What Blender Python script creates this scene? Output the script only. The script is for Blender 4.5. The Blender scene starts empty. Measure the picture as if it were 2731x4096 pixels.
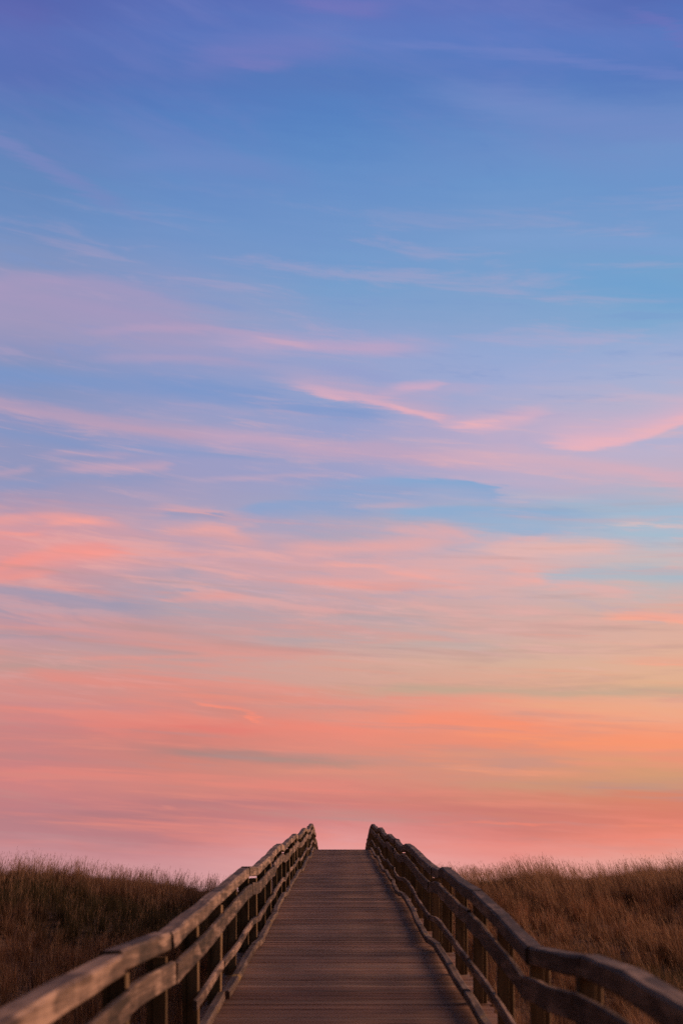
import bpy, bmesh, math, random
import numpy as np
from mathutils import Vector

random.seed(7)
rng = np.random.default_rng(11)
C = bpy.context.scene.collection
scene = bpy.context.scene
R = math.radians

# ---------------------------------------------------------------- helpers
def s2l(c):
    out = []
    for v in c:
        v = v / 255.0
        out.append(v / 12.92 if v <= 0.04045 else ((v + 0.055) / 1.055) ** 2.4)
    return tuple(out)

def tag(o, label=None, cat=None, group=None, kind=None):
    if label: o['label'] = label
    if cat: o['category'] = cat
    if group: o['group'] = group
    if kind: o['kind'] = kind
    return o

def empty(name, loc=(0, 0, 0)):
    o = bpy.data.objects.new(name, None)
    o.location = loc
    o.empty_display_size = 0.3
    C.objects.link(o)
    return o

def mesh_obj(name, verts, faces, mat, parent=None, smooth=False):
    me = bpy.data.meshes.new(name)
    me.from_pydata(verts, [], faces)
    me.update()
    if smooth:
        for p in me.polygons: p.use_smooth = True
    o = bpy.data.objects.new(name, me)
    if mat: me.materials.append(mat)
    C.objects.link(o)
    if parent: attach(o, parent)
    return o

def attach(o, parent):
    """Parent o to an (unrotated) empty and keep o where it stands."""
    o.parent = parent
    o.location = Vector(o.location) - Vector(parent.location)

# ---------------------------------------------------------------- boardwalk profile
# metres; the camera stands at x = 0, y = 0, eye at z = EYE
EYE = 2.0
XC = 0.070                    # the walk's centre line
PERIOD, RISE, LAND = 9.78, 0.643, 1.85
START = 7.3
KTOP = 5
def landing_z(k): return EYE - 1.463 + RISE * k
TOP_LEN = 5.0
Y_TOP = START + PERIOD * KTOP
Y_NEAR, Y_FAR = -2.2, 84.0

def deck_z(y):
    if y >= Y_TOP:
        if y <= Y_TOP + TOP_LEN: return landing_z(KTOP)
        return landing_z(KTOP) - 0.08 * (y - Y_TOP - TOP_LEN)
    k = math.floor((y - START) / PERIOD)
    t = y - START - k * PERIOD
    z0, z1 = landing_z(k), landing_z(k + 1)
    if t <= LAND: return z0
    return z0 + (z1 - z0) * (t - LAND) / (PERIOD - LAND)

# ---------------------------------------------------------------- terrain
RX = [-60, -16, -12, -9.9, -8.9, -7.4, -6.4, -5.5, -4.5, -3.8, -2.5, 0, 2.6, 3.5, 4.2, 5.1, 5.8, 6.4, 7.0, 8.6, 10.0, 13, 17, 60]
RZ = [.5, .28, .14, .01, .09, .00, -.18, -.20, -.40, -.46, -.5, -.55, -.30, -.12, -.18, -.10, .05, -.03, -.06, .03, .22, .36, .5, .7]
LY = [-400, -30, 0, 10, 20, 30, 45, 4000]
LZ = [-3.4, -2.9, -2.55, -2.25, -2.0, -1.75, -1.6, -1.6]
BY = [45, 60, 90, 200, 4000]
BZ = [0, -0.9, -2.2, -4.0, -6.0]

def sstep(a, b, t):
    t = np.clip((t - a) / (b - a), 0, 1)
    return t * t * (3 - 2 * t)

def ground_z(x, y):
    x = np.asarray(x, float); y = np.asarray(y, float)
    low = np.interp(y, LY, LZ)
    ridge = np.interp(x, RX, RZ)
    t = sstep(19.0, 38.5, y + 0.8 * np.sin(x * 0.55))
    g = low * (1 - t) + ridge * t
    far = np.interp(y, [44, 70, 120, 300, 4000], [0, 1, 1, 1, 1])
    bz = np.interp(y, [44, 70, 120, 300, 4000], [0, -1.6, -3.0, -4.5, -6.0])
    g = g * (1 - far) + bz * far
    near = np.clip(1 - np.abs(y - 22) / 60, 0, 1)
    g = g + near * (0.06 * np.sin(x * 1.3 + y * 0.7) + 0.05 * np.sin(x * 0.6 - y * 0.9 + 1.3)
                    + 0.04 * np.sin(x * 2.7 + 1.0) * np.sin(y * 1.9))
    return EYE + g

# ---------------------------------------------------------------- materials
def new_mat(name):
    m = bpy.data.materials.new(name)
    m.use_nodes = True
    nt = m.node_tree
    b = nt.nodes['Principled BSDF']
    return m, nt, b

def ramp(nt, stops, interp='LINEAR'):
    n = nt.nodes.new('ShaderNodeValToRGB')
    n.color_ramp.interpolation = interp
    els = n.color_ramp.elements
    while len(els) > 1: els.remove(els[0])
    els[0].position, els[0].color = stops[0][0], (*stops[0][1], 1)
    for p, c in stops[1:]:
        e = els.new(p); e.color = (*c, 1)
    return n

def wood_mat(name, dark, mid, light, axis='Y', rough=0.75, lichen=0.0, spec=0.25):
    """weathered wood: grain stretched along the board, blotches, a tint per board."""
    m, nt, b = new_mat(name)
    L = nt.links.new
    tc = nt.nodes.new('ShaderNodeTexCoord')
    oi = nt.nodes.new('ShaderNodeObjectInfo')
    mp = nt.nodes.new('ShaderNodeMapping')
    sc = {'Y': (38, 1.6, 38), 'Z': (38, 38, 1.6), 'X': (1.6, 38, 38)}[axis]
    mp.inputs['Scale'].default_value = sc
    L(tc.outputs['Object'], mp.inputs['Vector'])
    off = nt.nodes.new('ShaderNodeVectorMath'); off.operation = 'SCALE'
    off.inputs[0].default_value = (37.1, 53.3, 71.7)
    L(oi.outputs['Random'], off.inputs['Scale'])
    add = nt.nodes.new('ShaderNodeVectorMath'); add.operation = 'ADD'
    L(mp.outputs[0], add.inputs[0]); L(off.outputs[0], add.inputs[1])
    grain = nt.nodes.new('ShaderNodeTexNoise')
    grain.inputs['Scale'].default_value = 1.0
    grain.inputs['Detail'].default_value = 6
    grain.inputs['Roughness'].default_value = 0.65
    L(add.outputs[0], grain.inputs['Vector'])
    bl = nt.nodes.new('ShaderNodeTexNoise')
    bl.inputs['Scale'].default_value = 3.1
    bl.inputs['Detail'].default_value = 4
    ad2 = nt.nodes.new('ShaderNodeVectorMath'); ad2.operation = 'ADD'
    L(tc.outputs['Object'], ad2.inputs[0]); L(off.outputs[0], ad2.inputs[1])
    L(ad2.outputs[0], bl.inputs['Vector'])
    mix = nt.nodes.new('ShaderNodeMath'); mix.operation = 'MULTIPLY_ADD'
    L(bl.outputs['Fac'], mix.inputs[0]); mix.inputs[1].default_value = 0.75
    L(grain.outputs['Fac'], mix.inputs[2])
    sub = nt.nodes.new('ShaderNodeMath'); sub.operation = 'MULTIPLY_ADD'
    L(oi.outputs['Random'], sub.inputs[0]); sub.inputs[1].default_value = 0.22
    L(mix.outputs[0], sub.inputs[2])
    mr = nt.nodes.new('ShaderNodeMapRange')
    mr.inputs['From Min'].default_value = 0.66; mr.inputs['From Max'].default_value = 1.32
    L(sub.outputs[0], mr.inputs['Value'])
    # weather patches with edges of their own, longer along the board
    mv = nt.nodes.new('ShaderNodeMapping')
    mv.inputs['Scale'].default_value = {'Y': (7, 1.7, 9), 'Z': (9, 9, 2.2), 'X': (1.7, 7, 9)}[axis]
    L(ad2.outputs[0], mv.inputs['Vector'])
    vo = nt.nodes.new('ShaderNodeTexVoronoi'); vo.feature = 'SMOOTH_F1'
    vo.inputs['Scale'].default_value = 1.0; vo.inputs['Smoothness'].default_value = .25
    L(mv.outputs[0], vo.inputs['Vector'])
    sv = nt.nodes.new('ShaderNodeSeparateColor'); L(vo.outputs['Color'], sv.inputs[0])
    pm = nt.nodes.new('ShaderNodeMath'); pm.operation = 'MULTIPLY_ADD'
    L(sv.outputs[0], pm.inputs[0]); pm.inputs[1].default_value = .62
    pa = nt.nodes.new('ShaderNodeMath'); pa.operation = 'SUBTRACT'
    L(mr.outputs[0], pa.inputs[0]); pa.inputs[1].default_value = .31
    L(pa.outputs[0], pm.inputs[2])
    cr = ramp(nt, [(0, dark), (0.5, mid), (1, light)])
    L(pm.outputs[0], cr.inputs[0])
    col = cr.outputs[0]
    if lichen > 0:
        ln = nt.nodes.new('ShaderNodeTexNoise'); ln.inputs['Scale'].default_value = 2.3
        ln.inputs['Detail'].default_value = 5
        L(ad2.outputs[0], ln.inputs['Vector'])
        lm = nt.nodes.new('ShaderNodeMapRange')
        lm.inputs['From Min'].default_value = 0.60; lm.inputs['From Max'].default_value = 0.70
        lm.inputs['To Max'].default_value = lichen
        L(ln.outputs['Fac'], lm.inputs['Value'])
        mx = nt.nodes.new('ShaderNodeMix'); mx.data_type = 'RGBA'
        L(lm.outputs[0], mx.inputs['Factor'])
        L(col, mx.inputs['A']); mx.inputs['B'].default_value = (0.42, 0.27, 0.06, 1)
        col = mx.outputs['Result']
    L(col, b.inputs['Base Color'])
    b.inputs['Roughness'].default_value = rough
    b.inputs['Specular IOR Level'].default_value = spec
    bump = nt.nodes.new('ShaderNodeBump')
    bump.inputs['Strength'].default_value = 0.5; bump.inputs['Distance'].default_value = 0.006
    L(grain.outputs['Fac'], bump.inputs['Height'])
    L(bump.outputs[0], b.inputs['Normal'])
    return m

M_RAIL = wood_mat('weathered_rail_wood', (.030, .020, .015), (.115, .076, .058), (.36, .25, .195), 'Y')
M_POST = wood_mat('post_wood', (.085, .052, .022), (.155, .097, .046), (.24, .155, .08), 'Z')
M_KERB = wood_mat('kerb_wood', (.06, .038, .028), (.13, .088, .066), (.25, .18, .14), 'Y', lichen=0.75)
M_BEAM = wood_mat('beam_wood', (.08, .05, .03), (.14, .09, .06), (.22, .15, .1), 'Y')

def deck_mat():
    m, nt, b = new_mat('deck_board_wood')
    L = nt.links.new
    at = nt.nodes.new('ShaderNodeAttribute'); at.attribute_name = 'tint'
    tc = nt.nodes.new('ShaderNodeTexCoord')
    mp = nt.nodes.new('ShaderNodeMapping'); mp.inputs['Scale'].default_value = (1.3, 30, 30)
    L(tc.outputs['Object'], mp.inputs['Vector'])
    g = nt.nodes.new('ShaderNodeTexNoise'); g.inputs['Scale'].default_value = 1.0
    g.inputs['Detail'].default_value = 6; g.inputs['Roughness'].default_value = .65
    L(mp.outputs[0], g.inputs['Vector'])
    # wear: the middle of the walk is trodden, sand lies in patches
    w = nt.nodes.new('ShaderNodeTexNoise'); w.inputs['Scale'].default_value = 0.9
    w.inputs['Detail'].default_value = 5
    L(tc.outputs['Object'], w.inputs['Vector'])
    s = nt.nodes.new('ShaderNodeMath'); s.operation = 'ADD'
    L(g.outputs['Fac'], s.inputs[0]); L(w.outputs['Fac'], s.inputs[1])
    mr = nt.nodes.new('ShaderNodeMapRange')
    mr.inputs['From Min'].default_value = .7; mr.inputs['From Max'].default_value = 1.35
    mr.inputs['To Min'].default_value = .55; mr.inputs['To Max'].default_value = 1.45
    L(s.outputs[0], mr.inputs['Value'])
    sc = nt.nodes.new('ShaderNodeVectorMath'); sc.operation = 'SCALE'
    L(at.outputs['Color'], sc.inputs[0]); L(mr.outputs[0], sc.inputs['Scale'])
    L(sc.outputs[0], b.inputs['Base Color'])
    b.inputs['Roughness'].default_value = .8
    b.inputs['Specular IOR Level'].default_value = .2
    bp = nt.nodes.new('ShaderNodeBump'); bp.inputs['Strength'].default_value = .4
    bp.inputs['Distance'].default_value = .004
    L(g.outputs['Fac'], bp.inputs['Height']); L(bp.outputs[0], b.inputs['Normal'])
    return m
M_DECK = deck_mat()

def ground_mat():
    m, nt, b = new_mat('dune_sand_and_litter')
    L = nt.links.new
    tc = nt.nodes.new('ShaderNodeTexCoord')
    n = nt.nodes.new('ShaderNodeTexNoise'); n.inputs['Scale'].default_value = 9
    n.inputs['Detail'].default_value = 9; n.inputs['Roughness'].default_value = .7
    L(tc.outputs['Object'], n.inputs['Vector'])
    c = ramp(nt, [(.34, (.045, .030, .022)), (.5, (.15, .095, .070)), (.68, (.32, .22, .17))])
    L(n.outputs['Fac'], c.inputs[0]); L(c.outputs[0], b.inputs['Base Color'])
    b.inputs['Roughness'].default_value = .95
    b.inputs['Specular IOR Level'].default_value = .1
    bp = nt.nodes.new('ShaderNodeBump'); bp.inputs['Strength'].default_value = .8
    bp.inputs['Distance'].default_value = .04
    L(n.outputs['Fac'], bp.inputs['Height']); L(bp.outputs[0], b.inputs['Normal'])
    return m
M_GROUND = ground_mat()

def grass_mat():
    m, nt, b = new_mat('dry_grass')
    L = nt.links.new
    at = nt.nodes.new('ShaderNodeAttribute'); at.attribute_name = 'tint'
    L(at.outputs['Color'], b.inputs['Base Color'])
    b.inputs['Roughness'].default_value = .7
    b.inputs['Specular IOR Level'].default_value = .15
    tr = nt.nodes.new('ShaderNodeBsdfTranslucent')
    L(at.outputs['Color'], tr.inputs['Color'])
    mx = nt.nodes.new('ShaderNodeMixShader'); mx.inputs[0].default_value = .4
    L(b.outputs[0], mx.inputs[1]); L(tr.outputs[0], mx.inputs[2])
    out = nt.nodes['Material Output']
    L(mx.outputs[0], out.inputs['Surface'])
    return m
M_GRASS = grass_mat()

# ---------------------------------------------------------------- ground
def axis_vals(fine0, fine1, step, far):
    a = list(np.arange(fine0, fine1 + 1e-6, step))
    lo, hi, d = [], [], step
    p = fine0
    while p > -far:
        d *= 1.35; p -= d; lo.append(p)
    p, d = fine1, step
    while p < far:
        d *= 1.35; p += d; hi.append(p)
    return np.array(lo[::-1] + a + hi)
gx = axis_vals(-26, 26, .4, 3500); gy = axis_vals(-6, 66, .4, 3500)
GX, GY = np.meshgrid(gx, gy)
GZ = ground_z(GX, GY)
verts = np.stack([GX.ravel(), GY.ravel(), GZ.ravel()], 1).tolist()
nx, ny = len(gx), len(gy)
faces = [(j * nx + i, j * nx + i + 1, (j + 1) * nx + i + 1, (j + 1) * nx + i) for j in range(ny - 1) for i in range(nx - 1)]
ground = mesh_obj('ground', verts, faces, M_GROUND, smooth=True)
tag(ground, 'dark sandy dune ground under the dry grass', 'ground', kind='structure')

# ---------------------------------------------------------------- boardwalk deck
walk = empty('boardwalk', (XC, 0, deck_z(0)))
tag(walk, 'brown plank boardwalk climbing straight to a crest between two rails', 'boardwalk')
vs, fs, tints = [], [], []
y = Y_NEAR
HALF = 1.43
while y < Y_FAR:
    w = 0.118
    y0, y1 = y, y + w - 0.008
    dz = random.gauss(0, .0016)
    # colour of the board itself: reddish new boards among grey old ones
    g = random.random()
    base = (.238, .136, .094) if g < .55 else ((.245, .162, .122) if g < .88 else (.165, .088, .060))
    slow = 1 + .12 * math.sin(y * 1.9) * math.sin(y * .63 + 1)
    br = random.choice((.66, .86, .94, 1, 1, 1.06, 1.14, 1.24)) * random.uniform(.93, 1.07) * slow
    if random.random() < .05: br *= 1.35
    t = tuple(c * br * 1.2 for c in base)
    x0 = XC - HALF + random.gauss(0, .008); x1 = XC + HALF + random.gauss(0, .008)
    za, zb = deck_z(y0) + dz, deck_z(y1) + dz + random.gauss(0, .0012)
    n = len(vs)
    th, ch = .038, .004
    # chamfered top edges
    prof = [(y0, za - th), (y0, za - ch), (y0 + ch, za), (y1 - ch, zb), (y1, zb - ch), (y1, zb - th)]
    NS = 7
    for i in range(NS):
        x = x0 + (x1 - x0) * i / (NS - 1)
        wob = random.gauss(0, .0012)
        for (py, pz) in prof: vs.append((x, py, pz + wob))
        tints += [t] * 6
    for i in range(NS - 1):
        a, b2 = n + i * 6, n + (i + 1) * 6
        for j in range(6):
            fs.append((a + j, a + (j + 1) % 6, b2 + (j + 1) % 6, b2 + j))
    fs.append(tuple(n + j for j in reversed(range(6))))
    e = n + (NS - 1) * 6
    fs.append(tuple(e + j for j in range(6)))
    y += w
deck = mesh_obj('deck', vs, fs, M_DECK)
at = deck.data.attributes.new('tint', 'FLOAT_COLOR', 'POINT')
at.data.foreach_set('color', np.hstack([np.array(tints), np.ones((len(tints), 1))]).astype(np.float32).ravel())
attach(deck, walk)

def sweep(name, pts, wx, hz, mat, parent, ch=.012, jitter=.0, seg=.35, twist=0):
    """a timber: rectangular section wx by hz with worn edges swept along pts (top centre line)."""
    P = [Vector(p) for p in pts]
    dens = [P[0]]
    for a, b in zip(P, P[1:]):
        n = max(1, int((b - a).length / seg))
        for i in range(1, n + 1): dens.append(a.lerp(b, i / n))
    ring = [(-wx / 2, -ch), (-wx / 2 + ch, 0), (wx / 2 - ch, 0), (wx / 2, -ch), (wx / 2, -hz + ch), (wx / 2 - ch, -hz), (-wx / 2 + ch, -hz), (-wx / 2, -hz + ch)]
    vs, fs = [], []
    L = len(dens)
    for i, p in enumerate(dens):
        jx, jz = random.gauss(0, jitter), random.gauss(0, jitter)
        tw = twist * (i / max(1, L - 1) - .5)
        for (x, z) in ring:
            e = random.gauss(0, jitter * .6)
            vs.append((p.x + x + jx + tw * z + e, p.y, p.z + z + jz + tw * x + e))
    k = len(ring)
    for i in range(L - 1):
        for j in range(k):
            fs.append((i * k + j, i * k + (j + 1) % k, (i + 1) * k + (j + 1) % k, (i + 1) * k + j))
    fs.append(tuple(reversed(range(k))))
    fs.append(tuple((L - 1) * k + j for j in range(k)))
    o = mesh_obj(name, vs, fs, mat)
    # make all normals outward
    bm = bmesh.new(); bm.from_mesh(o.data); bmesh.ops.recalc_face_normals(bm, faces=bm.faces); bm.to_mesh(o.data); bm.free()
    attach(o, parent)
    return o

for sx in (-1.05, 0, 1.05):
    ys = np.arange(Y_NEAR, Y_FAR, .8)
    sweep('beam', [(XC + sx, yy, deck_z(yy) - .045) for yy in ys], .07, .24, M_BEAM, walk, ch=.005, jitter=.001, seg=2)

# ---------------------------------------------------------------- railings
def rail_z(y):
    """rails bend a little more softly than the deck beneath them."""
    return sum(deck_z(y + d) for d in (-.6, -.3, 0, .3, .6)) / 5

def post_stations():
    out = []
    for k in range(-1, KTOP):
        y0 = START + PERIOD * k
        out += [y0 + .06, y0 + LAND - .06]
        step = (PERIOD - LAND) / 4
        out += [y0 + LAND + step * i for i in (1, 2, 3)]
    out += [Y_TOP + .06, Y_TOP + TOP_LEN / 2, Y_TOP + TOP_LEN - .06]
    y = Y_TOP + TOP_LEN + 1.9
    while y < Y_FAR - 1:
        out.append(y); y += 1.9
    return [y for y in out if y > Y_NEAR + .2]
STATIONS = post_stations()

def post_mesh(side):
    """square post 10 cm with worn top and a thinner plank fixed on its outer face; origin at deck level."""
    bm = bmesh.new()
    def box(x0, x1, y0, y1, z0, z1):
        vv = [bm.verts.new(v) for v in ((x0, y0, z0), (x1, y0, z0), (x1, y1, z0), (x0, y1, z0), (x0, y0, z1), (x1, y0, z1), (x1, y1, z1), (x0, y1, z1))]
        for f in ((0, 3, 2, 1), (4, 5, 6, 7), (0, 1, 5, 4), (1, 2, 6, 5), (2, 3, 7, 6), (3, 0, 4, 7)):
            bm.faces.new([vv[i] for i in f])
    o = side
    a, b = sorted((0, o * .098)); box(a, b, -.048, .048, -2.9, .995)
    a, b = sorted((o * .1005, o * .137)); box(a, b, -.040, .042, -2.9, .985)
    bmesh.ops.bevel(bm, geom=[e for e in bm.edges if abs(e.verts[0].co.z - e.verts[1].co.z) > 1], offset=.006, segments=1, affect='EDGES')
    bmesh.ops.recalc_face_normals(bm, faces=bm.faces)
    me = bpy.data.meshes.new('post'); bm.to_mesh(me); bm.free()
    me.materials.append(M_POST)
    return me

IN = 1.275      # inner face of the posts, from the walk's centre line

def make_railing(side, label):
    root = empty('railing', (XC + side * IN, Y_NEAR, deck_z(Y_NEAR)))
    tag(root, label, 'railing', 'timber railings of the boardwalk')
    pm = post_mesh(side)
    # settled posts: every one stands a little off line
    off = {y: (random.gauss(0, .011), random.gauss(0, .006)) for y in STATIONS}
    proto = None
    for y in STATIONS:
        if proto is None:
            o = bpy.data.objects.new('post', pm); proto = o
        else:
            o = proto.copy()
        o.parent = None
        o.location = (XC + side * IN + off[y][0] * .5, y, deck_z(y) + min(off[y][1], 0) + min(.085, (.035 if side < 0 else .02) * max(0, START - y)))
        o.rotation_euler = (random.gauss(0, .006), random.gauss(0, .007), random.gauss(0, .05))
        C.objects.link(o)
        attach(o, root)
    def heave(y):
        # the lowest ramp has risen a little at its foot
        return min(.085, (.035 if side < 0 else .02) * max(0, START - y))
    def at(y, x, h, bow=0):
        ks = sorted(STATIONS, key=lambda s: abs(s - y))[:1][0]
        ox, oz = off[ks]
        sag = -.075 * math.exp(-((y - 9.2) / 1.6) ** 2) * min(1, h) if side > 0 else .02 * math.exp(-((y - 9.3) / 1.2) ** 2)
        return (XC + side * x + ox * side, y, rail_z(y) + h + oz + sag + heave(y))
    # board lengths: one over each landing, two on each ramp
    cuts = []
    for k in range(-1, KTOP):
        y0 = START + PERIOD * k
        cuts += [(y0, y0 + LAND), (y0 + LAND, y0 + LAND + (PERIOD - LAND) / 2), (y0 + LAND + (PERIOD - LAND) / 2, y0 + PERIOD)]
    cuts += [(Y_TOP, Y_TOP + TOP_LEN)]
    y = Y_TOP + TOP_LEN
    while y < Y_FAR - 4:
        cuts.append((y, y + 3.8)); y += 3.8
    cuts = [c for c in cuts if c[0] > Y_NEAR]
    for (a, b) in cuts:
        st = [a + .004] + [s for s in STATIONS if a + .3 < s < b - .3] + [b - .004]
        mids = []
        for p, q in zip(st, st[1:]):
            mids += [p, (p + q) / 2]
        mids.append(st[-1])
        ln = b - a
        ex = random.gauss(0, .010); ez = random.gauss(0, .007)
        def pts(x, h, amp):
            out = []
            bow = random.gauss(0, amp)
            for yy in mids:
                t = (yy - a) / ln
                p = at(yy, x, h)
                s = math.sin(math.pi * t)
                out.append((p[0] + side * ex, yy, p[2] + ez + bow * s))
            return out
        sweep('top_rail', pts(IN + .06, 1.13, .011), .128, .130, M_RAIL, root, ch=.015, jitter=.0026, twist=random.gauss(0, .04))
        sweep('middle_rail', pts(IN - .0215, .918, .013), .040, .162, M_RAIL, root, ch=.008, jitter=.0026, twist=random.gauss(0, .06))
        if not (side < 0 and a < 10):
            sweep('lower_rail', pts(IN - .0215, .440, .012), .040, .085, M_RAIL, root, ch=.008, jitter=.0024, twist=random.gauss(0, .06))
        kx = IN - .045 + (-.0 if a > 12 or side > 0 else .04)
        sweep('kerb_rail', pts(kx, .125, .006), .085, .085, M_KERB, root, ch=.012, jitter=.0026)
    if side < 0:
        # the lowest rail of the left side begins part way up the first ramp
        a, b = 10.55, START + LAND + (PERIOD - LAND) / 2
        ys = np.linspace(a, b - .004, 5)
        sweep('lower_rail', [at(yy, IN - .0215, .44) for yy in ys], .040, .088, M_RAIL, root, ch=.008, jitter=.002)
    return root

make_railing(-1, 'timber railing whose inner faces catch warm light, lowest rail ending short near the camera')
make_railing(1, 'timber railing in shadow with dusky inner faces and a pale lit top rail')

# ---------------------------------------------------------------- grass
def value_noise(x, y, cell, seed):
    r = np.random.default_rng(seed)
    g = r.random((128, 128))
    fx, fy = x / cell + 40, y / cell + 40
    ix, iy = np.floor(fx).astype(int), np.floor(fy).astype(int)
    tx, ty = fx - ix, fy - iy
    tx = tx * tx * (3 - 2 * tx); ty = ty * ty * (3 - 2 * ty)
    q = lambda a, b: g[a % 128, b % 128]
    return (q(ix, iy) * (1 - tx) + q(ix + 1, iy) * tx) * (1 - ty) + (q(ix, iy + 1) * (1 - tx) + q(ix + 1, iy + 1) * tx) * ty

def strips(base, mid, tip, w, V, F4, F3, COL, col):
    """append blades: base/mid/tip (n,3), w (n,3) half width vector."""
    n = len(base)
    v = np.stack([base - w, base + w, mid + w * .75, mid - w * .75, tip], 1).reshape(-1, 3)
    o = sum(len(a) for a in V)
    i = np.arange(n)[:, None] * 5 + o
    F4.append(i + np.array([[0, 1, 2, 3]]))
    F3.append(i + np.array([[3, 2, 4]]))
    V.append(v)
    COL.append(np.repeat(col, 5, 0))

def tris(a, b, c, V, F3, COL, col):
    n = len(a)
    v = np.stack([a, b, c], 1).reshape(-1, 3)
    o = sum(len(k) for k in V)
    F3.append(np.arange(n)[:, None] * 3 + o + np.array([[0, 1, 2]]))
    V.append(v); COL.append(np.repeat(col, 3, 0))

def scatter(side, density, y0, y1):
    ymax = y1
    wmax = .2625 * ymax + 5
    n = int(density * (y1 - y0) * wmax)
    yy = rng.uniform(y0, y1, n); d = rng.uniform(1.62, 1.62 + wmax, n)
    keep = d < .2625 * yy + 4.0
    yy, d = yy[keep], d[keep]
    return XC + side * d, yy

def species(x, y, side):
    """0..1 dryness (pale straw) and greenness fields, slow over the dune."""
    a = value_noise(x, y, 3.2, 5) * .6 + value_noise(x, y, 1.1, 6) * .4
    g = value_noise(x, y, 4.5, 8) * .6 + value_noise(x, y, 1.5, 9) * .4
    if side < 0:
        g = g + .38 * np.exp(-((y - 31.5) / 4.5) ** 2) - .10
        a = a + .14 * np.exp(-((y - 24) / 3.0) ** 2)
    else:
        g = g + .42 * sstep(3.5, 7.5, x) * np.exp(-((y - 22) / 4.5) ** 2) - .12
        a = a + .12 * np.exp(-((y - 27) / 5.0) ** 2)
    return a, g

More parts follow.
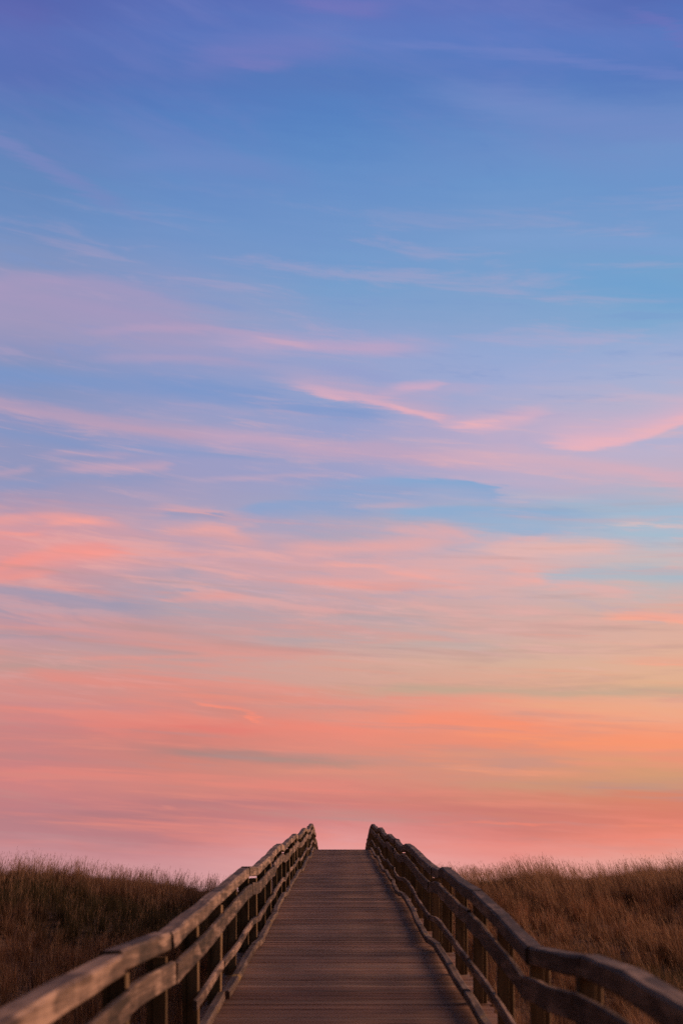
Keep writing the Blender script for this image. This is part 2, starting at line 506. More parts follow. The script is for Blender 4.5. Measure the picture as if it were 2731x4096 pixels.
def make_grass(side, label):
    V, F4, F3, COL = [], [], [], []
    lean0 = (.10, -.03) if side < 0 else (-.24, -.05)
    RED = np.array([.235, .112, .064]); TAN = np.array([.42, .255, .155]); GRN = np.array([.082, .070, .034]); BRN = np.array([.135, .072, .045])
    def colour(x, y, bright):
        a, g = species(x, y, side)
        n = len(x)
        t = np.clip((a - .35) * 2.2 + rng.normal(0, .25, n), 0, 1)[:, None]
        c = BRN * (1 - t) + RED * t
        p = (rng.random(n) < .14 + .40 * np.clip(a - .45, 0, 1))[:, None]
        c = np.where(p, TAN, c)
        k = np.clip((g - .50) * 3.6, 0, .85)[:, None]
        k = k * (rng.random(n) < .95)[:, None]
        c = c * (1 - k) + GRN * k
        return c * (rng.uniform(.7, 1.3, n) * bright)[:, None]
    def blades(x, y, ln, lx, ly, wmul, col):
        n = len(x)
        z = ground_z(x, y)
        base = np.stack([x, y, z - .03], 1)
        tip = np.stack([x + lx, y + ly, z + ln], 1)
        mid = np.stack([x + lx * .32, y + ly * .32, z + ln * .58], 1)
        wa = rng.uniform(0, np.pi, n)
        hw = rng.uniform(.0015, .0033, n) * np.clip(y / 22, .75, 1.4) * wmul
        w = np.stack([np.cos(wa) * hw, np.sin(wa) * hw, np.zeros(n)], 1)
        strips(base, mid, tip, w, V, F4, F3, COL, col)
        return base, mid, tip
    def panicles(base, mid, tip, col):
        n = len(base); y = base[:, 1]
        for b in range(9):
            u = rng.random(n)
            p = mid + (tip - mid) * (.15 + .85 * u)[:, None]
            a = rng.uniform(0, 2 * np.pi, n)
            bl = (.13 - .075 * u) * rng.uniform(.6, 1.3, n)
            q = p + np.stack([np.cos(a) * bl * .5 + lean0[0] * bl, np.sin(a) * bl * .5, bl * .85], 1)
            hw2 = (rng.uniform(.0011, .0022, n) * np.clip(y / 26, .8, 1.3))[:, None]
            sv = np.stack([-np.sin(a), np.cos(a), np.full(n, .4)], 1) * hw2
            strips(p, p + (q - p) * .55, q, sv, V, F4, F3, COL, col * 1.1)
    # thin sward between the tufts
    for (y0, y1, dens) in ((7.5, 18, 150), (18, 43, 190), (43, 50, 60)):
        x, y = scatter(side, dens, y0, y1)
        n = len(x)
        ln = rng.uniform(.16, .42, n)
        ang = rng.uniform(0, 2 * np.pi, n); sp = np.abs(rng.normal(0, .3, n)) * ln
        blades(x, y, ln, np.cos(ang) * sp + lean0[0] * ln, np.sin(ang) * sp + lean0[1] * ln, 1.0, colour(x, y, .9))
    # tufts: every one fans out from its own foot, with a height, a lean and a tone of its own
    for (y0, y1, dens, cnt) in ((7.5, 18, 5.0, 60), (18, 30, 8.5, 70), (30, 43, 9.5, 56), (43, 50, 4, 30)):
        tx, ty = scatter(side, dens, y0, y1)
        patch = value_noise(tx, ty, 1.9, 21)
        close = (np.abs(tx - XC) < 3.6) & (ty < 24)
        keep = rng.random(len(tx)) < np.where(close, .55, .55 + .75 * patch)
        tx, ty, patch = tx[keep], ty[keep], patch[keep]
        m = len(tx)
        th = (.34 + .27 * patch) * rng.uniform(.72, 1.25, m)
        tone = rng.uniform(.5, 1.5, m)
        tl = rng.normal(0, .10, (m, 2)); rad = rng.uniform(.04, .11, m)
        k = rng.poisson(cnt * rng.uniform(.6, 1.3, m))
        idx = np.repeat(np.arange(m), k)
        n = len(idx)
        ang = rng.uniform(0, 2 * np.pi, n); r0 = np.sqrt(rng.random(n)) * rad[idx]
        x = tx[idx] + np.cos(ang) * r0; y = ty[idx] + np.sin(ang) * r0
        ln = th[idx] * rng.uniform(.55, 1.15, n)
        out = np.abs(rng.normal(.22, .20, n)) * ln
        lx = np.cos(ang) * out + (lean0[0] + tl[idx, 0]) * ln; ly = np.sin(ang) * out + (lean0[1] + tl[idx, 1]) * ln
        blades(x, y, ln, lx, ly, 1.0, colour(tx[idx], ty[idx], 1.0) * tone[idx][:, None])
        # flowering stalks with loose panicles
        fl = rng.random(m) < np.clip((value_noise(tx, ty, 2.4, 41) - .22) * 1.7, .08, .9)
        k = rng.poisson(np.where(fl, 5.5 if y0 >= 30 else 3.2, .15))
        idx = np.repeat(np.arange(m), k); n = len(idx)
        if n == 0: continue
        x = tx[idx] + rng.normal(0, .07, n); y = ty[idx] + rng.normal(0, .07, n)
        ln = (.63 + .22 * patch[idx]) * rng.uniform(.75, 1.28, n)
        sp = rng.normal(0, .10, (n, 2)) * ln[:, None]
        col = TAN[None] * rng.uniform(.6, 1.25, n)[:, None]
        panicles(*blades(x, y, ln, sp[:, 0] + lean0[0] * ln * 1.1, sp[:, 1] + lean0[1] * ln, .6, col), col)
    V = np.concatenate(V).astype(np.float32); COL = np.concatenate(COL)
    F4 = np.concatenate(F4); F3 = np.concatenate(F3)
    me = bpy.data.meshes.new('dune_grass')
    me.vertices.add(len(V)); me.vertices.foreach_set('co', V.ravel())
    loops = np.concatenate([F4.ravel(), F3.ravel()]).astype(np.int32)
    me.loops.add(len(loops)); me.loops.foreach_set('vertex_index', loops)
    n4, n3 = len(F4), len(F3)
    me.polygons.add(n4 + n3)
    starts = np.concatenate([np.arange(n4) * 4, n4 * 4 + np.arange(n3) * 3]).astype(np.int32)
    me.polygons.foreach_set('loop_start', starts)
    me.update(calc_edges=True)
    at = me.attributes.new('tint', 'FLOAT_COLOR', 'POINT')
    at.data.foreach_set('color', np.hstack([COL, np.ones((len(COL), 1))]).astype(np.float32).ravel())
    me.materials.append(M_GRASS)
    o = bpy.data.objects.new('dune_grass', me)
    C.objects.link(o)
    tag(o, label, 'grass', kind='stuff')
    print('grass', side, len(V), n4 + n3)
    return o

make_grass(-1, 'dark brown dune grass with a green black hollow behind the warmly lit railing')
make_grass(1, 'red brown dune grass with leaning feathery tips behind the shadowed railing')

# ---------------------------------------------------------------- sky
F_PX, HOR, XV = 5200.0, 3560.0, 1361.0          # the photograph's focal length, horizon and axis
def sky_pos(px, py):
    """pixel of the photograph -> azimuth (rad) and tangent of the elevation of that bit of sky."""
    u, v = (px - XV) / F_PX, (HOR - py) / F_PX
    return math.atan(u), v / math.sqrt(1 + u * u)
VS = 2731 / 1568.0

world = bpy.data.worlds.new('World'); scene.world = world
world.use_nodes = True
nt = world.node_tree
for n in list(nt.nodes): nt.nodes.remove(n)
L = nt.links.new
def N(t): return nt.nodes.new(t)
def put(sock, v):
    if isinstance(v, bpy.types.NodeSocket): L(v, sock)
    else: sock.default_value = v
def M(op, a, b=None, c=None):
    n = N('ShaderNodeMath'); n.operation = op
    put(n.inputs[0], a)
    if b is not None: put(n.inputs[1], b)
    if c is not None: put(n.inputs[2], c)
    return n.outputs[0]
def MR(v, a, b, c, d, smooth=True):
    n = N('ShaderNodeMapRange')
    n.interpolation_type = 'SMOOTHSTEP' if smooth else 'LINEAR'
    n.clamp = False           # smoothstep clamps by itself; a clamp would add a node of its own
    put(n.inputs['Value'], v)
    for k, x in (('From Min', a), ('From Max', b), ('To Min', c), ('To Max', d)): n.inputs[k].default_value = x
    return n.outputs['Result']
def MIX(f, a, b):
    n = N('ShaderNodeMix'); n.data_type = 'RGBA'
    put(n.inputs['Factor'], f)
    for s, v in (('A', a), ('B', b)):
        if isinstance(v, bpy.types.NodeSocket): L(v, n.inputs[s])
        else: n.inputs[s].default_value = (*v, 1)
    return n.outputs['Result']
def NOISE(vec, scale, detail=3, rough=.5, dist=0):
    n = N('ShaderNodeTexNoise')
    L(vec, n.inputs['Vector'])
    n.inputs['Scale'].default_value = scale; n.inputs['Detail'].default_value = detail
    n.inputs['Roughness'].default_value = rough; n.inputs['Distortion'].default_value = dist
    return n.outputs['Fac']

tc = N('ShaderNodeTexCoord'); sx = N('ShaderNodeSeparateXYZ'); L(tc.outputs['Generated'], sx.inputs[0])
X, Y, Z = sx.outputs
az0 = M('ARCTAN2', X, Y)
rr = M('MAXIMUM', M('SQRT', M('ADD', M('MULTIPLY', X, X), M('MULTIPLY', Y, Y))), .001)
te0 = M('DIVIDE', Z, rr)
def vec(ax, tx, off=0.0, slant=0.0):
    c = N('ShaderNodeCombineXYZ')
    put(c.inputs[0], M('MULTIPLY', az0, ax))
    t = M('MULTIPLY_ADD', az0, slant, te0) if slant else te0
    put(c.inputs[1], M('MULTIPLY', t, tx))
    c.inputs[2].default_value = off
    return c.outputs[0]
n1 = NOISE(vec(5, 13, 3.1, .12), 1, 2)
n2 = NOISE(vec(16, 75, 7.7, .10), 1, 5, .6)
n3 = NOISE(vec(9, 130, 1.7, .06), 1, 4, .6)
n4 = NOISE(vec(15, 150, 5.3, .11), 1, 8, .66, .3)
te_b = M('MULTIPLY_ADD', M('SUBTRACT', n1, .5), .016, te0)
te_b = M('MULTIPLY_ADD', M('SUBTRACT', n2, .5), .020, te_b)
te_b = M('MULTIPLY_ADD', M('SUBTRACT', n3, .5), .014, te_b)
te_f = M('MULTIPLY_ADD', M('SUBTRACT', n2, .5), .009, M('MULTIPLY_ADD', M('SUBTRACT', n4, .5), .008, te0))
az_f = M('MULTIPLY_ADD', M('SUBTRACT', n4, .5), .05, az0)

COLX = [150, 700, 1350, 2020, 2600]
TABLE = [
 (0, (80,96,172), (80,104,181), (88,109,185), (86,109,185), (78,102,178)),
 (150, (84,106,180), (82,111,186), (88,118,190), (84,117,192), (84,116,190)),
 (300, (86,112,184), (82,116,188), (86,122,190), (82,122,194), (84,120,192)),
 (450, (86,124,188), (84,126,194), (84,129,196), (94,134,198), (98,134,197)),
 (600, (96,131,190), (95,135,198), (92,138,200), (104,142,202), (110,146,203)),
 (750, (98,136,192), (98,140,200), (102,144,203), (104,148,205), (106,150,206)),
 (900, (108,142,196), (108,146,202), (110,149,204), (116,154,206), (116,155,207)),
 (1050, (128,147,193), (122,150,201), (114,154,206), (118,158,207), (114,160,208)),
 (1150, (148,150,190), (138,152,198), (118,158,206), (122,160,207), (114,163,208)),
 (1300, (152,151,188), (154,156,195), (136,160,205), (134,164,208), (128,168,210)),
 (1400, (146,149,189), (152,156,196), (152,162,204), (148,168,210), (156,172,210)),
 (1500, (130,148,191), (136,153,199), (150,162,203), (158,170,210), (166,176,210)),
 (1600, (136,149,191), (146,155,197), (148,162,203), (172,172,205), (180,178,205)),
 (1700, (142,149,191), (160,158,193), (152,160,202), (188,172,200), (188,178,203)),
 (1800, (144,150,189), (152,156,197), (166,162,196), (188,172,200), (188,178,203)),
 (1900, (146,151,189), (158,156,193), (154,160,200), (186,172,199), (194,176,195)),
 (2000, (164,152,182), (168,158,188), (152,163,199), (164,173,203), (174,179,199)),
 (2070, (196,154,169), (178,160,184), (158,165,196), (158,177,204), (164,186,206)),
 (2150, (216,154,160), (194,160,176), (186,164,181), (180,178,197), (174,187,204)),
 (2250, (218,151,154), (202,161,171), (214,165,169), (220,176,175), (200,185,187)),
 (2330, (200,149,157), (182,160,174), (210,165,168), (214,174,174), (186,184,188)),
 (2450, (164,152,171), (172,160,172), (195,162,166), (206,172,168), (218,173,160)),
 (2550, (194,152,158), (186,158,162), (192,165,165), (210,172,164), (222,176,158)),
 (2650, (197,152,148), (198,158,154), (212,166,154), (214,176,156), (226,177,150)),
 (2740, (208,146,141), (210,148,139), (210,162,148), (222,168,146), (224,176,142)),
 (2830, (211,139,134), (212,138,130), (218,149,134), (234,158,134), (236,170,142)),
 (2900, (206,131,130), (220,129,119), (239,140,121), (243,150,120), (244,160,126)),
 (2970, (199,132,131), (201,131,123), (226,140,124), (237,144,116), (246,150,116)),
 (3050, (202,130,130), (206,132,122), (207,142,126), (221,148,122), (228,156,119)),
 (3130, (206,131,130), (209,133,124), (218,137,124), (214,145,121), (209,153,118)),
 (3200, (196,127,130), (193,126,126), (207,127,121), (210,132,114), (216,134,108)),
 (3280, (184,127,133), (184,122,126), (212,132,129), (207,125,117), (217,127,108)),
 (3350, (187,129,135), (191,126,130), (222,148,146), (226,135,125), (235,138,119)),
 (3430, (200,143,148), (204,140,144), (232,164,162), (230,150,142), (230,161,149)),
 (3555, (212,158,160), (212,158,160), (234,170,167), (232,165,155), (236,170,159)),
]
def haze_tone(c, y):
    """the high blue is a little duller than it looks beside the pinks."""
    k = .06 if y < 1400 else 0
    m = sum(c) / 3
    return tuple(v * (1 - k) + m * k + (5 if y < 300 else 0) for v in c)
T0, T1 = -.06, 1.0
def fac_of(te): return (te - T0) / (T1 - T0)
fac = MR(te_b, T0, T1, 0, 1, smooth=False)
SPLIT = 2000
cols = []
for ci, cx in enumerate(COLX):
    st = []
    for row in TABLE:
        a, t = sky_pos(cx, row[0])
        st.append((fac_of(t), s2l(haze_tone(row[1 + ci], row[0])), row[0]))
    up = [(f, c) for f, c, yy in st if yy <= SPLIT]
    lo = [(f, c) for f, c, yy in st if yy >= SPLIT]
    up.append((fac_of(.735), s2l((78, 100, 176)))); up.append((fac_of(.86), s2l((50, 50, 86)))); up.append((1.0, s2l((42, 41, 62))))  # unseen overhead sky, darkened on purpose to cut blue fill on deck and rails
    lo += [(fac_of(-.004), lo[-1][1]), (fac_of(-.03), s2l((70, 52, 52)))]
    up.sort(); lo.sort()
    fs = [f for f, c, yy in st if yy == SPLIT][0]
    ru, rl = ramp(nt, up), ramp(nt, lo)
    L(fac, ru.inputs[0]); L(fac, rl.inputs[0])
    cols.append(MIX(M('GREATER_THAN', fac, fs), rl.outputs[0], ru.outputs[0]))
azs = [sky_pos(cx, 2000)[0] for cx in COLX]
col = cols[0]
for i in range(1, 5):
    col = MIX(MR(az_f, azs[i - 1], azs[i], 0, 1, smooth=False), col, cols[i])

# mottled cloud over the middle of the sky, mauve veils high up
mo = NOISE(vec(9, 62, 21.3, .10), 1, 8, .64, .35)
mb = M('MULTIPLY', MR(te0, .17, .23, 0, 1), MR(te0, .265, .305, 1, 0))
col = MIX(M('MULTIPLY', M('MULTIPLY', MR(mo, .48, .66, 0, 1), mb), .50), col, s2l((240, 172, 164)))
col = MIX(M('MULTIPLY', M('MULTIPLY', MR(mo, .32, .46, 1, 0), mb), .38), col, s2l((158, 166, 190)))
mb2 = M('MULTIPLY', MR(te0, .33, .38, 0, 1), MR(te0, .46, .56, 1, 0))
col = MIX(M('MULTIPLY', M('MULTIPLY', MR(mo, .50, .70, 0, 1), mb2), .24), col, s2l((206, 168, 192)))
col = MIX(M('MULTIPLY', M('MULTIPLY', MR(mo, .30, .45, 1, 0), mb2), .30), col, s2l((120, 150, 204)))
mo2 = NOISE(vec(3.4, 44, 44.1, .05), 1, 7, .62, .3)
lb = M('MULTIPLY', MR(te0, .015, .05, 0, 1), MR(te0, .17, .24, 1, 0))
col = MIX(M('MULTIPLY', M('MULTIPLY', MR(mo2, .50, .66, 0, 1), lb), .42), col, s2l((240, 138, 122)))
col = MIX(M('MULTIPLY', M('MULTIPLY', MR(mo2, .32, .47, 1, 0), lb), .42), col, s2l((184, 146, 140)))
ve = NOISE(vec(5, 17, 33.1, .35), 1, 6, .6, .3)
ub = MR(te0, .50, .60, 0, 1)
col = MIX(M('MULTIPLY', M('MULTIPLY', MR(ve, .45, .70, 0, 1), ub), .30), col, s2l((126, 132, 194)))
col = MIX(M('MULTIPLY', M('MULTIPLY', MR(ve, .28, .44, 1, 0), ub), .30), col, s2l((74, 116, 190)))

BREAK = MR(n3, .3, .7, .70, 1.12, smooth=False)
FINE = MR(n4, .3, .7, .50, 1.2, smooth=False)
def streak(pts, up, lo, fl, fr, colour, alpha, br=BREAK):
    """a band of cirrus (or a gap in it) along a curve of sky; pts are three points of the photograph in 1568-px units."""
    global col
    (a0, t0), (a1, t1), (a2, t2) = [sky_pos(x * VS, y * VS) for x, y in pts]
    A = np.linalg.solve(np.array([[a * a, a, 1] for a in (a0, a1, a2)]), np.array([t0, t1, t2]))
    k = VS / F_PX
    tcv = M('MULTIPLY_ADD', M('MULTIPLY_ADD', az_f, float(A[0]), float(A[1])), az_f, float(A[2]))
    d = M('SUBTRACT', te_f, tcv)
    p = M('MULTIPLY', MR(d, 0, up * k, 1, 0), MR(d, -lo * k, 0, 0, 1))
    if fl: p = M('MULTIPLY', p, MR(az_f, a0, a0 + fl * k, 0, 1))
    if fr: p = M('MULTIPLY', p, MR(az_f, a2 - fr * k, a2, 1, 0))
    p = M('MULTIPLY', M('MULTIPLY', p, alpha), br)
    p = M('MINIMUM', p, 1.0)
    col = MIX(p, col, s2l(colour))

S = streak
# upper sky
S([(380,150),(600,118),(860,100)], 75, 60, 130, 150, (118,124,190), .60)
S([(500,140),(590,150),(700,150)], 22, 22, 70, 70, (130,126,190), .5)
S([(640,5),(780,15),(950,20)], 40, 30, 90, 120, (122,120,188), .60)
S([(800,92),(1150,122),(1600,178)], 24, 22, 160, 0, (112,130,195), .60)
S([(1400,20),(1480,45),(1580,90)], 26, 24, 80, 0, (112,116,187), .5)
S([(0,20),(60,30),(160,60)], 60, 60, 0, 110, (100,104,176), .45)
S([(900,185),(1250,265),(1600,300)], 75, 60, 250, 0, (116,140,198), .75)
S([(0,322),(150,405),(400,530)], 34, 34, 0, 220, (124,136,192), .65)
S([(220,390),(450,372),(760,420)], 40, 35, 120, 200, (112,138,196), .55)
S([(950,570),(1250,545),(1600,570)], 30, 40, 200, 0, (128,160,208), .5)
S([(1150,640),(1400,640),(1600,690)], 45, 70, 150, 0, (110,160,208), .5)
# the big lavender mass at the left and its gaps
S([(0,690),(330,735),(640,820)], 90, 110, 0, 320, (168,152,190), .62)
S([(0,650),(250,655),(480,730)], 32, 36, 0, 200, (176,154,190), .40)
S([(150,760),(450,755),(760,790)], 14, 16, 160, 180, (186,158,190), .55)
S([(430,765),(720,792),(1060,800)], 36, 28, 180, 200, (194,164,194), .75)
S([(560,770),(650,785),(740,800)], 14, 12, 60, 60, (208,168,188), .55)
S([(180,830),(420,822),(650,845)], 16, 18, 120, 160, (180,158,190), .5)
S([(0,862),(330,884),(700,925)], 34, 34, 0, 260, (122,150,200), .85)
S([(330,880),(560,915),(940,962)], 34, 34, 150, 140, (126,152,202), .80)
S([(700,850),(800,855),(960,890)], 22, 20, 90, 120, (150,158,204), .55)
# bright cirrus
S([(540,850),(760,902),(1060,974)], 60, 18, 280, 70, (202,167,191), .80)
S([(640,882),(800,912),(980,950)], 24, 12, 120, 90, (226,174,189), .62, FINE)
S([(890,930),(960,950),(1040,974)], 20, 12, 40, 50, (240,178,184), .62, FINE)
S([(840,905),(940,890),(1030,880)], 20, 18, 90, 34, (210,171,195), .75, FINE)
S([(1000,972),(1130,975),(1280,935)], 36, 22, 70, 80, (222,176,192), .75, FINE)
S([(1060,968),(1100,970),(1150,968)], 14, 10, 30, 30, (240,180,184), .6, FINE)
S([(1190,1004),(1370,1020),(1600,955)], 80, 14, 160, 0, (222,177,195), .75)
S([(1225,1010),(1390,1017),(1600,958)], 34, 11, 150, 0, (240,180,186), .62, FINE)
S([(1360,905),(1480,915),(1600,925)], 20, 20, 90, 0, (206,178,198), .5)
S([(1420,1020),(1500,1018),(1600,1000)], 18, 22, 60, 0, (174,176,208), .6)
# long pink band under it
S([(0,928),(240,972),(560,1010)], 32, 30, 0, 130, (186,158,184), .88)
S([(380,990),(760,1030),(1200,1060)], 34, 38, 160, 260, (194,164,190), .85)
S([(900,1040),(1250,1062),(1600,1110)], 34, 36, 250, 0, (214,174,188), .80)
S([(0,995),(120,1015),(280,1030)], 28, 28, 0, 120, (128,150,196), .65)
S([(180,1025),(420,1040),(700,1052)], 18, 18, 100, 150, (136,154,198), .6)
S([(90,1082),(260,1076),(398,1076)], 22, 20, 120, 40, (200,163,183), .75)
S([(0,1085),(40,1080),(90,1070)], 12, 12, 0, 50, (190,160,184), .6)
S([(60,1045),(200,1042),(340,1052)], 12, 12, 70, 70, (178,158,188), .6)
S([(0,1112),(240,1098),(470,1110)], 22, 24, 0, 150, (138,152,194), .60)
S([(420,1105),(600,1095),(820,1088)], 12, 12, 90, 140, (186,164,190), .6)
S([(740,1116),(960,1102),(1165,1126)], 14, 48, 190, 36, (126,166,208), .85)
S([(640,1130),(820,1124),(1000,1136)], 24, 34, 130, 80, (138,162,203), .7)
S([(760,1170),(860,1160),(1000,1162)], 10, 10, 60, 80, (186,168,190), .7)
S([(320,1158),(430,1168),(540,1184)], 16, 10, 90, 50, (222,166,170), .65)
S([(350,1180),(440,1176),(530,1192)], 7, 24, 50, 40, (144,156,192), .9)
S([(520,1172),(680,1154),(890,1172)], 12, 46, 80, 80, (138,162,203), .95)
S([(860,1178),(1150,1172),(1440,1190)], 14, 46, 90, 160, (142,172,207), .95)
S([(1030,1195),(1190,1218),(1350,1234)], 44, 14, 110, 130, (152,177,207), .95)
S([(1200,1150),(1400,1168),(1600,1172)], 20, 30, 120, 0, (160,184,208), .75)
S([(1380,1206),(1480,1203),(1600,1204)], 7, 7, 70, 0, (214,188,190), .8)
S([(1350,1225),(1480,1228),(1600,1232)], 14, 10, 90, 0, (164,188,206), .7)
S([(1140,1138),(1260,1142),(1380,1150)], 16, 14, 60, 80, (196,180,194), .55)
# pink field at the left and in the middle
S([(0,1188),(160,1192),(330,1215)], 16, 24, 0, 120, (244,160,152), .75, FINE)
S([(60,1205),(150,1200),(260,1200)], 12, 12, 50, 60, (250,164,152), .6, FINE)
S([(0,1228),(60,1228),(120,1222)], 10, 10, 0, 50, (250,156,144), .6, FINE)
S([(0,1300),(140,1268),(330,1272)], 26, 36, 0, 130, (246,150,140), .80)
S([(150,1278),(230,1272),(310,1275)], 12, 12, 60, 60, (252,154,142), .6, FINE)
S([(0,1332),(80,1320),(170,1308)], 24, 14, 0, 80, (238,150,142), .75)
S([(330,1218),(480,1225),(640,1258)], 26, 24, 90, 110, (228,164,162), .70)
S([(420,1212),(500,1216),(580,1230)], 14, 12, 50, 60, (240,168,160), .6, FINE)
S([(600,1262),(820,1262),(1100,1230)], 34, 28, 120, 150, (232,168,164), .70)
S([(860,1208),(960,1222),(1090,1228)], 24, 18, 70, 80, (224,170,172), .6)
S([(850,1318),(950,1322),(1040,1335)], 30, 18, 70, 80, (244,168,158), .75, FINE)
S([(720,1300),(820,1296),(930,1300)], 10, 10, 70, 70, (242,168,158), .6, FINE)
S([(620,1332),(760,1336),(920,1340)], 12, 12, 90, 100, (236,166,160), .55, FINE)
S([(1050,1262),(1250,1260),(1500,1252)], 22, 26, 120, 150, (236,182,172), .80)
S([(1150,1340),(1240,1338),(1340,1345)], 10, 10, 60, 70, (244,172,160), .7, FINE)
S([(700,1285),(790,1282),(890,1292)], 9, 9, 60, 60, (192,164,176), .6, FINE)
S([(380,1320),(420,1318),(470,1328)], 26, 20, 60, 60, (166,158,176), .6)
S([(250,1308),(350,1315),(460,1322)], 16, 18, 90, 70, (176,156,172), .55)
S([(1215,1326),(1400,1314),(1600,1316)], 22, 32, 60, 0, (162,184,200), .85)
S([(1050,1300),(1140,1306),(1230,1318)], 12, 14, 60, 60, (190,174,184), .5)
S([(0,1352),(180,1378),(420,1400)], 26, 46, 0, 160, (156,152,176), .80)
S([(380,1360),(420,1358),(470,1362)], 8, 8, 40, 40, (160,158,180), .6)
S([(360,1380),(460,1376),(580,1380)], 11, 11, 60, 80, (224,160,158), .7, FINE)
S([(800,1368),(880,1368),(990,1380)], 10, 10, 60, 70, (182,164,176), .6, FINE)
S([(700,1422),(850,1418),(1050,1440)], 10, 12, 100, 120, (178,164,172), .6, FINE)
S([(850,1400),(980,1398),(1100,1412)], 9, 9, 90, 90, (222,172,166), .5, FINE)
S([(1360,1418),(1450,1420),(1600,1432)], 24, 14, 70, 0, (250,168,146), .90)
S([(1480,1430),(1530,1432),(1600,1436)], 10, 10, 50, 0, (252,170,144), .6)
S([(0,1440),(150,1444),(340,1458)], 9, 9, 0, 150, (214,152,150), .7, FINE)
S([(0,1458),(90,1460),(210,1470)], 6, 8, 0, 90, (172,150,162), .7)
S([(540,1472),(700,1470),(900,1470)], 10, 12, 120, 150, (176,162,168), .5, FINE)
S([(900,1452),(1040,1448),(1180,1456)], 9, 9, 80, 80, (224,170,160), .5, FINE)
S([(800,1482),(1000,1478),(1200,1492)], 12, 14, 140, 140, (186,172,168), .6, FINE)
# lower sky
S([(130,1516),(380,1508),(720,1500)], 7, 9, 120, 200, (226,152,142), .7, FINE)
S([(0,1532),(120,1528),(280,1540)], 14, 16, 0, 130, (184,152,148), .7)
S([(1420,1524),(1500,1526),(1600,1528)], 5, 5, 60, 0, (244,172,144), .85)
S([(650,1585),(1000,1588),(1600,1586)], 22, 20, 300, 0, (190,166,144), .75)
S([(0,1615),(220,1622),(420,1635)], 12, 14, 0, 150, (198,138,140), .5, FINE)
S([(380,1590),(520,1602),(800,1620)], 22, 16, 120, 200, (230,142,124), .65)
S([(420,1606),(520,1632),(625,1668)], 9, 6, 50, 45, (252,142,118), .85, FINE)
S([(430,1632),(500,1636),(600,1664)], 10, 16, 60, 70, (206,138,128), .6)
S([(0,1650),(140,1652),(300,1665)], 9, 9, 0, 130, (216,134,130), .5, FINE)
S([(170,1678),(220,1674),(262,1670)], 9, 6, 60, 10, (224,132,124), .75, FINE)
S([(330,1668),(480,1672),(640,1682)], 16, 14, 120, 120, (226,124,116), .6, FINE)
S([(820,1640),(1050,1665),(1400,1690)], 46, 26, 250, 200, (250,142,112), .60)
S([(1000,1672),(1300,1702),(1600,1715)], 44, 16, 200, 0, (250,152,112), .6)
S([(1080,1610),(1300,1622),(1600,1640)], 20, 20, 160, 0, (242,172,128), .4, FINE)
S([(270,1722),(480,1730),(860,1752)], 22, 24, 190, 260, (168,134,130), .85)
S([(560,1735),(700,1745),(900,1756)], 10, 10, 80, 130, (172,142,130), .5, FINE)
S([(900,1722),(1150,1732),(1600,1728)], 14, 14, 200, 0, (222,150,124), .65, FINE)
S([(560,1764),(760,1768),(1000,1772)], 10, 12, 160, 160, (226,144,124), .6, FINE)
S([(950,1752),(1130,1768),(1400,1776)], 9, 9, 120, 180, (240,156,124), .6, FINE)
S([(980,1798),(1250,1805),(1600,1800)], 22, 20, 220, 0, (202,150,122), .65)
S([(0,1732),(90,1738),(250,1748)], 12, 12, 0, 130, (186,132,132), .5, FINE)
S([(0,1776),(160,1784),(420,1800)], 9, 10, 0, 200, (212,136,128), .5, FINE)
S([(300,1840),(560,1846),(760,1852)], 12, 12, 150, 150, (182,124,128), .5, FINE)
S([(360,1858),(385,1856),(415,1858)], 9, 8, 24, 28, (214,136,128), .75, FINE)
S([(330,1893),(440,1893),(560,1896)], 6, 6, 70, 100, (206,132,132), .6, FINE)
S([(100,1868),(260,1876),(430,1884)], 14, 12, 100, 110, (172,120,126), .5, FINE)
S([(900,1855),(1150,1862),(1450,1872)], 14, 14, 200, 200, (200,120,114), .5, FINE)
S([(1000,1892),(1150,1890),(1340,1894)], 5, 6, 100, 120, (240,134,114), .6, FINE)
S([(1380,1900),(1500,1898),(1600,1900)], 6, 6, 80, 0, (244,138,112), .6, FINE)

# thin fibres of high cloud over the middle of the sky
big = NOISE(vec(4, 16, 9.9, .2), 1, 2)
band = M('MULTIPLY', MR(te0, .10, .20, 0, 1), MR(te0, .32, .42, 1, 0))
fib = M('MULTIPLY', MR(n4, .48, .72, 0, 1), MR(big, .35, .65, .15, 1))
col = MIX(M('MULTIPLY', M('MULTIPLY', fib, band), .38), col, s2l((238, 178, 176)))
fib2 = NOISE(vec(5, 95, 13.7, .06), 1, 6, .6, .2)
low = M('MULTIPLY', MR(te0, .01, .05, 0, 1), MR(te0, .22, .34, 1, 0))
col = MIX(M('MULTIPLY', M('MULTIPLY', MR(fib2, .52, .74, 0, 1), low), .42), col, s2l((176, 144, 144)))
col = MIX(M('MULTIPLY', M('MULTIPLY', MR(fib2, .26, .46, 1, 0), low), .34), col, s2l((244, 146, 126)))

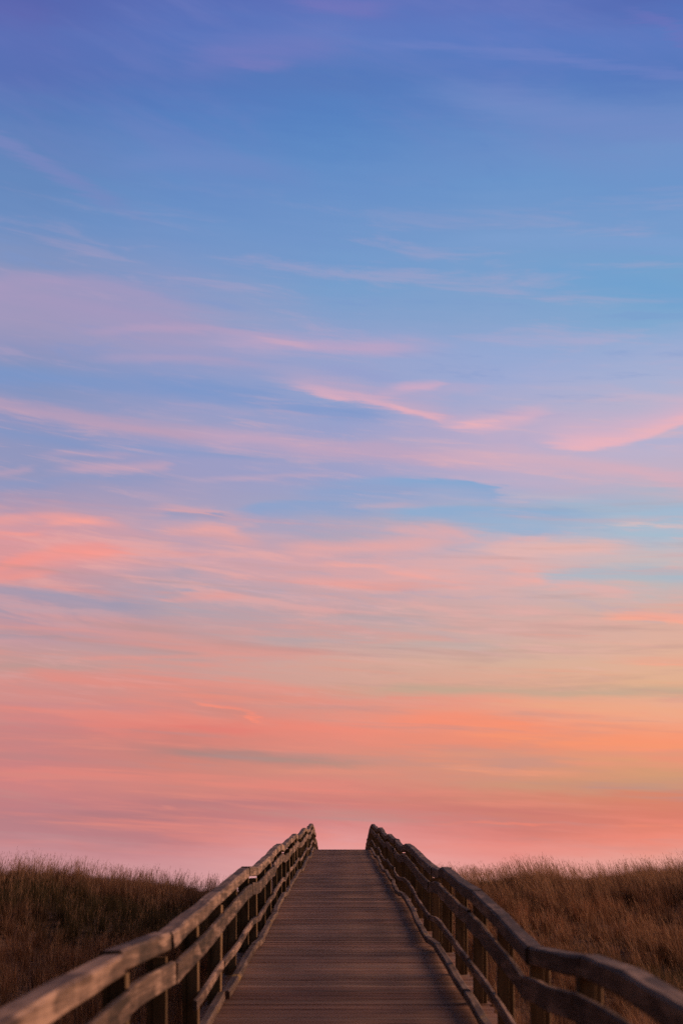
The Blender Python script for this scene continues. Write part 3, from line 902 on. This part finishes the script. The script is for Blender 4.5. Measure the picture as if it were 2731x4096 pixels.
# the sky that the photograph does not show (behind and far to the sides): Sky Texture, dimmed hardest at the left to keep rail faces dark
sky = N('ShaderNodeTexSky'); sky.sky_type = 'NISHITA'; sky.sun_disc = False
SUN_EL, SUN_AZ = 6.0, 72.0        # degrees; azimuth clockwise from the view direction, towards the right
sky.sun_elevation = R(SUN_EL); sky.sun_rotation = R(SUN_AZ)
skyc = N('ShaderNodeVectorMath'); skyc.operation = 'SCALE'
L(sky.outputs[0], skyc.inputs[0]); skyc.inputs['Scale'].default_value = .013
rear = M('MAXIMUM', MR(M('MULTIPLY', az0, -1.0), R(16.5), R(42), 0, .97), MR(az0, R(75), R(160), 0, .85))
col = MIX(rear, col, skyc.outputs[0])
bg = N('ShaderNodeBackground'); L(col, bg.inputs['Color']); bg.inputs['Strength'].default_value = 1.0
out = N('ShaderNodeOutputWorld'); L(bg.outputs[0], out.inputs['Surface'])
world.cycles.sampling_method = 'NONE'      # a soft sky needs no light sampling

# ---------------------------------------------------------------- sun: the warm afterglow low on the right
sl = bpy.data.lights.new('sun', 'SUN'); sl.energy = 4.2; sl.angle = R(40); sl.color = (1.0, .54, .31)
so = bpy.data.objects.new('sun', sl); C.objects.link(so)
d = Vector((math.sin(R(SUN_AZ)) * math.cos(R(SUN_EL + 10)), math.cos(R(SUN_AZ)) * math.cos(R(SUN_EL + 10)), math.sin(R(SUN_EL + 10))))
so.rotation_euler = (-d).to_track_quat('-Z', 'Y').to_euler()
so.location = (20, 10, 12)

# ---------------------------------------------------------------- camera
cam = bpy.data.cameras.new('camera'); co = bpy.data.objects.new('camera', cam); C.objects.link(co)
co.location = (0, 0, EYE); co.rotation_euler = (R(90), 0, 0)
cam.sensor_fit = 'VERTICAL'; cam.sensor_height = 36; cam.sensor_width = 24
cam.lens = F_PX / 4096 * 36
cam.shift_y = (HOR - 2048) / 4096; cam.shift_x = (1365.5 - XV) / 4096
cam.clip_start = .05; cam.clip_end = 8000
cam.dof.use_dof = True; cam.dof.focus_distance = 34; cam.dof.aperture_fstop = 1.7
scene.camera = co

scene.view_settings.view_transform = 'Standard'; scene.view_settings.look = 'None'
scene.view_settings.exposure = 0; scene.view_settings.gamma = 1; scene.view_settings.use_curve_mapping = False
scene.render.engine = 'CYCLES'
scene.cycles.use_denoising = False
scene.cycles.max_bounces = 4
scene.cycles.sample_clamp_indirect = 4
